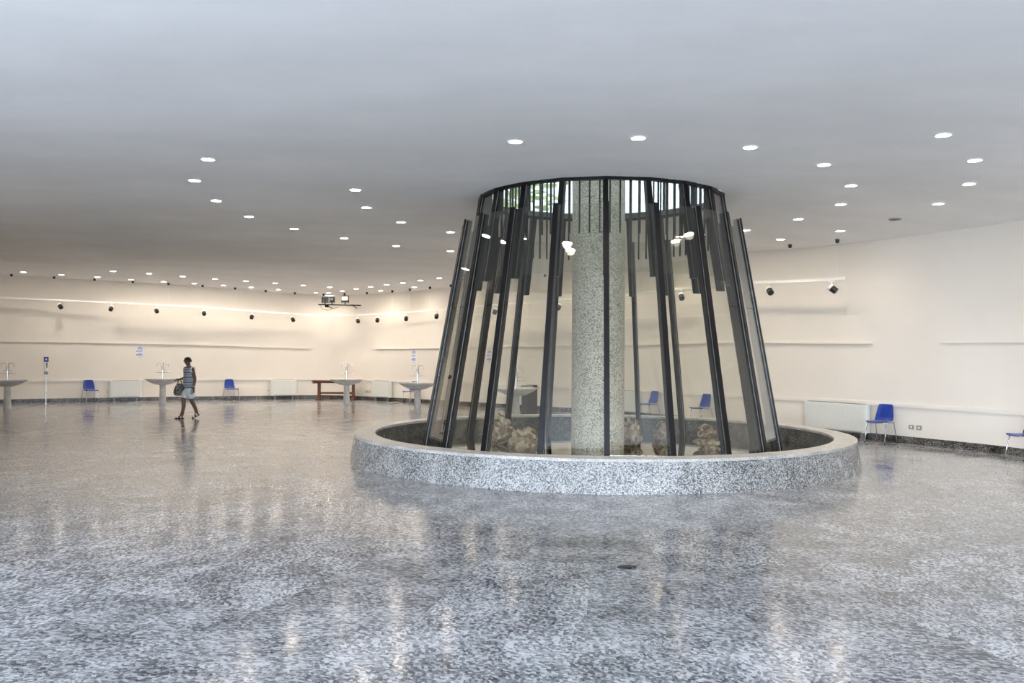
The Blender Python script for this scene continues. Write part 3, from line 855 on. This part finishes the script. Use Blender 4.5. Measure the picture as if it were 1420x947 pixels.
# ------------------------------------------------------------------ soap dispenser stand
d = empty('dispenser_stand', (-16.2, 30.35, 0), math.radians(28))
MB().lathe([(.16, 0), (.16, .008), (.03, .016)], 28).build('base_plate', 'chrome', d, smooth='angle')
MB().lathe([(.022, .01), (.022, 1.2)], 16).build('pole', 'chrome', d, smooth='angle')
MB().box((-.06, -.065, 1.02), (.06, .05, 1.12)).build('drip_tray', 'grille_grey', d, bevel=.006)
MB().box((-.07, .02, 1.1), (.07, .03, 1.62)).build('back_plate', 'white_metal', d, bevel=.003)
bt = MB().box((-.055, -.06, 1.13), (.055, .02, 1.45)).build('dispenser', 'white_metal', d, bevel=.015)
MB().add([(.0, -.062, 1.44), (.045, -.062, 1.44), (.035, -.062, 1.26), (.012, -.062, 1.22), (.0, -.075, 1.44), (.045, -.075, 1.44), (.035, -.075, 1.26), (.012, -.075, 1.22)], [(0, 1, 2, 3), (7, 6, 5, 4), (0, 4, 5, 1), (1, 5, 6, 2), (2, 6, 7, 3), (3, 7, 4, 0)]).build('nozzle', 'black_plastic', bt)
sg = MB().box((-.075, -.005, 1.45), (.075, .018, 1.63)).build('sign', 'purple_plastic', d, bevel=.004)
MB().lathe([(.028, 0), (.028, .004)], 20, Matrix.Translation((0, -.006, 1.545)) @ Matrix.Rotation(PI / 2, 4, 'X')).build('emblem', 'paper', sg)
tag(d, 'hand sanitiser dispenser with purple sign on a slim chrome stand', 'dispenser')

# ------------------------------------------------------------------ dark bin behind the far washbasin
bn = empty('litter_bin', (0.52, 25.7, 0), math.radians(40))
MB().box((-.17, -.17, .02), (.17, .17, .80)).build('body', 'bin_grey', bn, bevel=.015)
MB().box((-.18, -.18, .80), (.18, .18, .83)).build('lid', 'bin_top', bn, bevel=.01)
MB().box((-.18, -.18, .83), (-.02, .18, .90)).build('ash_tray', 'bin_top', bn, bevel=.01)
MB().box((0.0, -.17, .83), (.17, .17, .91)).build('flap', 'black_plastic', bn, bevel=.015)
MB().box((-.15, -.15, 0), (.15, .15, .02)).build('plinth', 'black_plastic', bn)
tag(bn, 'tall dark litter bin standing behind a pedestal washbasin', 'bin')

# ------------------------------------------------------------------ notices and sockets on the wall
def notice(s, z0, z1, w, label):
    p = wall_at(s, 0.004)
    o = empty('wall_notice', (p[0], p[1], z0), p[3] - PI / 2); h = z1 - z0
    MB().box((-w / 2, -.003, 0), (w / 2, .002, h)).build('sheet', 'paper', o)
    rows = [(.93, .3, .03), (.83, .62, .035), (.77, .7, .03), (.71, .66, .03), (.55, .75, .04), (.5, .5, .02), (.36, .4, .03), (.3, .66, .035), (.24, .7, .035), (.19, .6, .03), (.06, .5, .02)]
    for t_, ww, hh in rows:
        MB().box((-w * ww / 2, .002, h * t_), (w * ww / 2, .0032, h * (t_ + hh))).build('printed_line', 'ink_blue', o)
    for t_ in (.54, .26):
        MB().lathe([(.022, 0), (.022, .0015)], 12, Matrix.Translation((w * .4, .002, h * t_)) @ Matrix.Rotation(-PI / 2, 4, 'X')).build('printed_dot', 'ink_blue', o)
    tag(o, label, 'notice', 'paper notices on the wall')
notice(51.37, 1.6, 2.05, .26, 'white paper notice with blue print above the convector heater')
notice(40.07, 1.46, 1.96, .26, 'white paper notice above the washbasin with a blue chair behind it')
notice(36.2, 1.5, 1.98, .26, 'white paper notice seen through the glass cone between dark posts')
def socket(s, z, label, w=.12):
    p = wall_at(s, 0.0)
    o = empty('wall_socket', (p[0], p[1], z), p[3] - PI / 2)
    MB().box((-w / 2, 0, -.045), (w / 2, .01, .045)).build('plate', 'socket_grey', o, bevel=.003)
    MB().box((-.02, .01, -.02), (.02, .015, .02)).build('insert', 'white_metal', o)
    tag(o, label, 'socket', 'wall sockets')
socket(21.34, .345, 'grey wall socket, farther of two beside the blue chair')
socket(21.16, .345, 'grey wall socket, second of two beside the blue chair')
socket(42.62, .33, 'grey wall socket near the wooden trestle table')
socket(42.47, .33, 'grey wall socket close to a white convector heater')
socket(25.8, .42, 'grey wall socket seen through the glass cone')

# ------------------------------------------------------------------ small black scrap on the floor
bm = MB()
bm.lathe([(.01, 0), (.05, .004), (.055, .012), (.03, .02), (.01, .022)], 12, Matrix.Translation((.98, 7.39, 0)))
bm.lathe([(.01, 0), (.03, .004), (.03, .012), (.01, .016)], 10, Matrix.Translation((1.04, 7.41, 0)))
bm.lathe([(.01, 0), (.025, .004), (.025, .01), (.01, .014)], 10, Matrix.Translation((.93, 7.4, 0)))
tag(bm.build('floor_debris', 'black_plastic', smooth='angle'), 'small black scrap lying on the granite floor', 'debris')

# ------------------------------------------------------------------ woman walking past the washbasin
def skin(name, pts, edges, mat, parent, levels=2, root=0):
    me = bpy.data.meshes.new(name)
    me.from_pydata([p[0] for p in pts], edges, [])
    o = bpy.data.objects.new(name, me); COL.objects.link(o); o.parent = parent
    sk = o.modifiers.new('skin', 'SKIN'); sk.use_smooth_shade = True
    ss = o.modifiers.new('sub', 'SUBSURF'); ss.levels = levels; ss.render_levels = levels
    if not me.skin_vertices:
        me.skin_vertices  # layer is made by the modifier
    for i, p in enumerate(pts):
        r = p[1] if isinstance(p[1], tuple) else (p[1], p[1])
        me.skin_vertices[0].data[i].radius = r
        me.skin_vertices[0].data[i].use_root = (i == root)
    me.materials.append(MATS[mat])
    return o
person = empty('person', (-8.86, 23.95, 0), math.radians(-42))
tag(person, 'woman in striped top and white shorts walking with a bag', 'person')
P = []; Ed = []
def add(p, r, to=None):
    P.append((p, r)); i = len(P) - 1
    if to is not None: Ed.append((to, i))
    return i
pel = add((0, 0, .90), (.145, .105))
wst = add((0, -.005, 1.06), (.125, .09), pel)
chs = add((0, 0, 1.24), (.145, .1), wst)
upc = add((0, .005, 1.345), (.12, .085), chs)
nk = add((0, -.005, 1.43), .05, upc)
nk2 = add((0, -.025, 1.475), .05, nk)
hd1 = add((0, -.045, 1.53), (.068, .08), nk2)
hd2 = add((0, -.045, 1.59), (.073, .09), hd1)
hd3 = add((0, -.038, 1.64), (.055, .065), hd2)
ns = add((0, -.135, 1.55), .012, hd1)
# legs: her right foot leads, the left pushes off
for sx, kn, an, hl, bl, toe in ((-1, (-.085, -.11, .48), (-.075, -.16, .095), (-.075, -.135, .04), (-.082, -.26, .03), (-.085, -.325, .025)),
                                (1, (.08, .03, .48), (.07, .2, .14), (.07, .25, .09), (.075, .13, .045), (.08, .065, .025))):
    hp = add((.085 * sx, 0, .82), .085, pel)
    th = add(tuple((a + b) / 2 for a, b in zip((.085 * sx, 0, .82), kn)), .07, hp)
    k_ = add(kn, .058, th)
    cf = add(tuple(a + (b - a) * .35 + (0, .02, 0)[i] for i, (a, b) in enumerate(zip(kn, an))), .058, k_)
    a_ = add(an, .037, cf)
    add(hl, .03, a_)
    b_ = add(bl, (.036, .022), a_)
    add(toe, (.03, .014), b_)
# arms
def arm(sh, el, wr, palm, fdir, thumb):
    s_ = add(sh, .056, upc)
    m_ = add(tuple((a + b) / 2 for a, b in zip(sh, el)), .048, s_)
    e_ = add(el, .042, m_)
    f_ = add(tuple(a + (b - a) * .35 for a, b in zip(el, wr)), .039, e_)
    w_ = add(wr, .023, f_)
    p_ = add(palm, (.032, .02), w_)
    ax = Vector(fdir[0]); cu = Vector(fdir[1]); sp = Vector(fdir[2])
    for k, ln in enumerate((.072, .08, .075, .06)):
        off = sp * (.024 - .016 * k)
        q0 = Vector(palm) + off + ax * .035; q1 = q0 + ax * ln * .5; q2 = q1 + (ax * .6 + cu * .8) * ln * .5
        i0 = add(tuple(q0), .0095, p_); i1 = add(tuple(q1), .009, i0); add(tuple(q2), .008, i1)
    t0 = Vector(palm) + sp * .03; t1 = t0 + Vector(thumb) * .035; t2 = t1 + (Vector(thumb) * .6 + ax * .8) * .03
    i0 = add(tuple(t0), .012, p_); i1 = add(tuple(t1), .010, i0); add(tuple(t2), .009, i1)
arm((-.165, .0, 1.355), (-.25, .03, 1.11), (-.19, -.19, 1.07), (-.185, -.25, 1.06), ((0, -.9, -.2), (0, .2, -.97), (.95, 0, .2)), (.3, -.6, .4))
arm((.165, .0, 1.355), (.25, .045, 1.1), (.275, .0, .86), (.277, -.01, .80), ((0, -.1, -1), (-.9, -.2, -.3), (0, -1, .1)), (-.1, -.9, -.4))
body = skin('body', P, Ed, 'skin', person)
# clothing
top = skin('striped_top', [((0, .0, .79), (.215, .165)), ((0, 0, .95), (.205, .155)), ((0, -.005, 1.1), (.19, .145)), ((0, 0, 1.26), (.195, .14)), ((0, .005, 1.35), (.15, .105)), ((0, 0, 1.4), (.075, .065)), ((-.175, 0, 1.365), .066), ((.175, 0, 1.365), .066)],
           [(0, 1), (1, 2), (2, 3), (3, 4), (4, 5), (4, 6), (4, 7)], 'striped_jersey', person)
for s in (-1, 1):
    tr_ = MB(); tr_.tube([(.215 * s, .062 * math.cos(t_), 1.34 + .075 * math.sin(t_)) for t_ in [2 * PI * k / 16 for k in range(17)]], .013, 6, cap=False)
    tr_.build('armhole_trim', 'white_cotton', top, smooth=True)
shorts = skin('shorts', [((0, 0, .88), (.18, .14)), ((0, 0, .8), (.18, .14)), ((-.095, -.03, .72), .115), ((-.1, -.095, .51), .112), ((.095, .01, .72), .115), ((.095, .035, .51), .112)],
              [(0, 1), (1, 2), (2, 3), (1, 4), (4, 5)], 'white_cotton', person)
# hair: short cap
def cap(c, r, z0, y_cut):
    v = []; f = []; nu, nv = 20, 9
    for j in range(nv + 1):
        for i in range(nu):
            a = 2 * PI * i / nu
            front = max(0, -math.sin(a))
            low = z0 + (.52 - z0) * front ** 1.2 if z0 < .5 else z0
            ph = math.acos(max(-1, min(1, low))) * j / nv
            k = 1 + .03 * math.sin(5 * a + j)
            v.append((c[0] + r[0] * k * math.sin(ph) * math.cos(a), c[1] + r[1] * k * math.sin(ph) * math.sin(a), c[2] + r[2] * math.cos(ph)))
    for j in range(nv):
        for i in range(nu):
            i2 = (i + 1) % nu
            f.append((j * nu + i, j * nu + i2, (j + 1) * nu + i2, (j + 1) * nu + i))
    return MB().add(v, f)
h = cap((0, -.042, 1.578), (.083, .1, .098), -.3, 0).build('hair', 'hair', person, smooth=True)
so = h.modifiers.new('thick', 'SOLIDIFY'); so.thickness = .018; so.offset = 0
gl_ = MB()
for s in (-1, 1):
    gl_.lathe([(.004, 0), (.027, .002), (.027, .008), (.004, .01)], 14, Matrix.Translation((.036 * s, -.128, 1.575)) @ Matrix.Rotation(PI / 2, 4, 'X') @ Matrix.Rotation(.2 * s, 4, 'Y'))
gl_.box((-.012, -.136, 1.575), (.012, -.13, 1.583)).box((-.078, -.13, 1.576), (-.07, -.03, 1.584)).box((.07, -.13, 1.576), (.078, -.03, 1.584))
gl_.build('sunglasses', 'black_plastic', person, smooth='angle')
MB().box((-.022, -.127, 1.508), (.022, -.118, 1.515)).build('mouth', 'rock_stain', person)
for s in (-1, 1):
    MB().lathe([(.006, -.02), (.016, -.01), (.02, .008), (.01, .025)], 10, Matrix.Translation((.078 * s, -.035, 1.56))).build('ear', 'skin', person, smooth=True)
for nm, c0, c1, lift in ((0, (-.08, -.23, 0), -.06, 0), (1, (.075, .225, .0), .0, 1)):
    o = empty('sandal', (0, 0, 0)); o.parent = person
    n_ = 14
    def outl(z, sc=1.0):
        return [(.045 * sc * math.cos(2 * PI * k / n_), .135 * sc * math.sin(2 * PI * k / n_), z) for k in range(n_)]
    M = Matrix.Translation((c0[0], c0[1], .0))
    if lift: M = Matrix.Translation((.075, .07, .0)) @ Matrix.Rotation(math.radians(24), 4, 'X') @ Matrix.Translation((0, .11, 0))
    MB().loft([outl(0, .96), outl(.012, 1.0), outl(.024, 1.0)], M).build('sole', 'sole_black', o, smooth='angle')
    for y_, hz in ((-.075, .055), (.02, .085), (.10, .09)):
        pts = [(.046 * math.cos(t_), y_, .02 + hz * math.sin(t_)) for t_ in [PI * k / 8 for k in range(9)]]
        rg = [[(p[0], p[1] - .014, p[2]), (p[0], p[1] + .014, p[2]), (p[0] * .92, p[1] + .014, p[2] * .95), (p[0] * .92, p[1] - .014, p[2] * .95)] for p in pts]
        MB().loft(rg, M).build('strap', 'sandal_white', o, smooth='angle')
MB().lathe([(.028, -.012), (.031, 0), (.028, .012)], 16, Matrix.Translation((.272, .004, .885))).build('bracelet', 'sandal_white', person, smooth=True)

# bag hanging from her forearm, tumbler in the other hand
R50 = Matrix.Translation((-8.86, 23.95, 0)) @ Matrix.Rotation(math.radians(-42), 4, 'Z')
bag = empty('shoulder_bag', R50 @ Vector((-.235, -.15, .62)), math.radians(-50))
rg = []
for z, rx, ry in ((0, .12, .05), (.02, .17, .07), (.09, .185, .085), (.18, .165, .075), (.27, .12, .055), (.33, .085, .035)):
    rg.append([(rx * .55 * math.cos(2 * PI * k / 20), ry * 2.0 * math.sin(2 * PI * k / 20), z) for k in range(20)])
MB().loft(rg).build('pouch', 'bag_cloth', bag, smooth=True)
for s in (-1, 1):
    MB().tube([(.03 * s, .06, .31), (.03 * s, .05, .39), (.012 * s, 0, .455), (.03 * s, -.05, .39), (.03 * s, -.06, .31)], .008, 8).build('handle', 'bag_cloth', bag, smooth=True)
tag(bag, 'patterned cloth bag hanging from the walking woman\'s arm', 'bag')
tum = empty('drinking_cup', R50 @ Vector((.24, -.055, .665)), math.radians(-50))
MB().lathe([(.03, 0), (.04, .09), (.037, .09), (.028, .005)], 20).build('cup', 'tumbler_glass', tum, smooth='angle')
MB().tube([(.04, 0, .02), (.062, 0, .03), (.065, 0, .06), (.041, 0, .075)], .004, 6).build('cup_handle', 'sandal_white', tum, smooth=True)
tag(tum, 'small clear drinking cup in the walking woman\'s hand', 'cup')

# ------------------------------------------------------------------ tree outside, seen through the skylight
tree = empty('outdoor_tree', (-1.0, 52.0, -0.3))
MB().tube([(0, 0, 0), (.2, 0, 4), (-.1, .1, 8), (.2, 0, 11)], [.4, .32, .22, .08], 10).build('trunk', 'bark', tree, smooth=True)
rnd = random.Random(4); fo = MB()
for k in range(900):
    u = rnd.uniform(-1, 1); a = rnd.uniform(0, 2 * PI); q = rnd.random() ** .4 * 4.2; w = math.sqrt(1 - u * u)
    c = Vector((q * w * math.cos(a) * 1.15, q * w * math.sin(a), 10.4 + q * u * 1.05))
    M = Matrix.Translation(c) @ Matrix.Rotation(rnd.uniform(0, 6), 4, 'Z') @ Matrix.Rotation(rnd.uniform(0, 6), 4, 'X')
    s = rnd.uniform(.14, .28)
    fo.add([(-s, -s * .5, 0), (s, -s * .5, 0.05), (s, s * .5, 0), (-s, s * .5, .05)], [(0, 1, 2, 3)], M)
fo.build('foliage', 'leaf', tree)['kind'] = 'stuff'
tag(tree, 'pale green tree outside, seen through the skylight glass', 'tree')
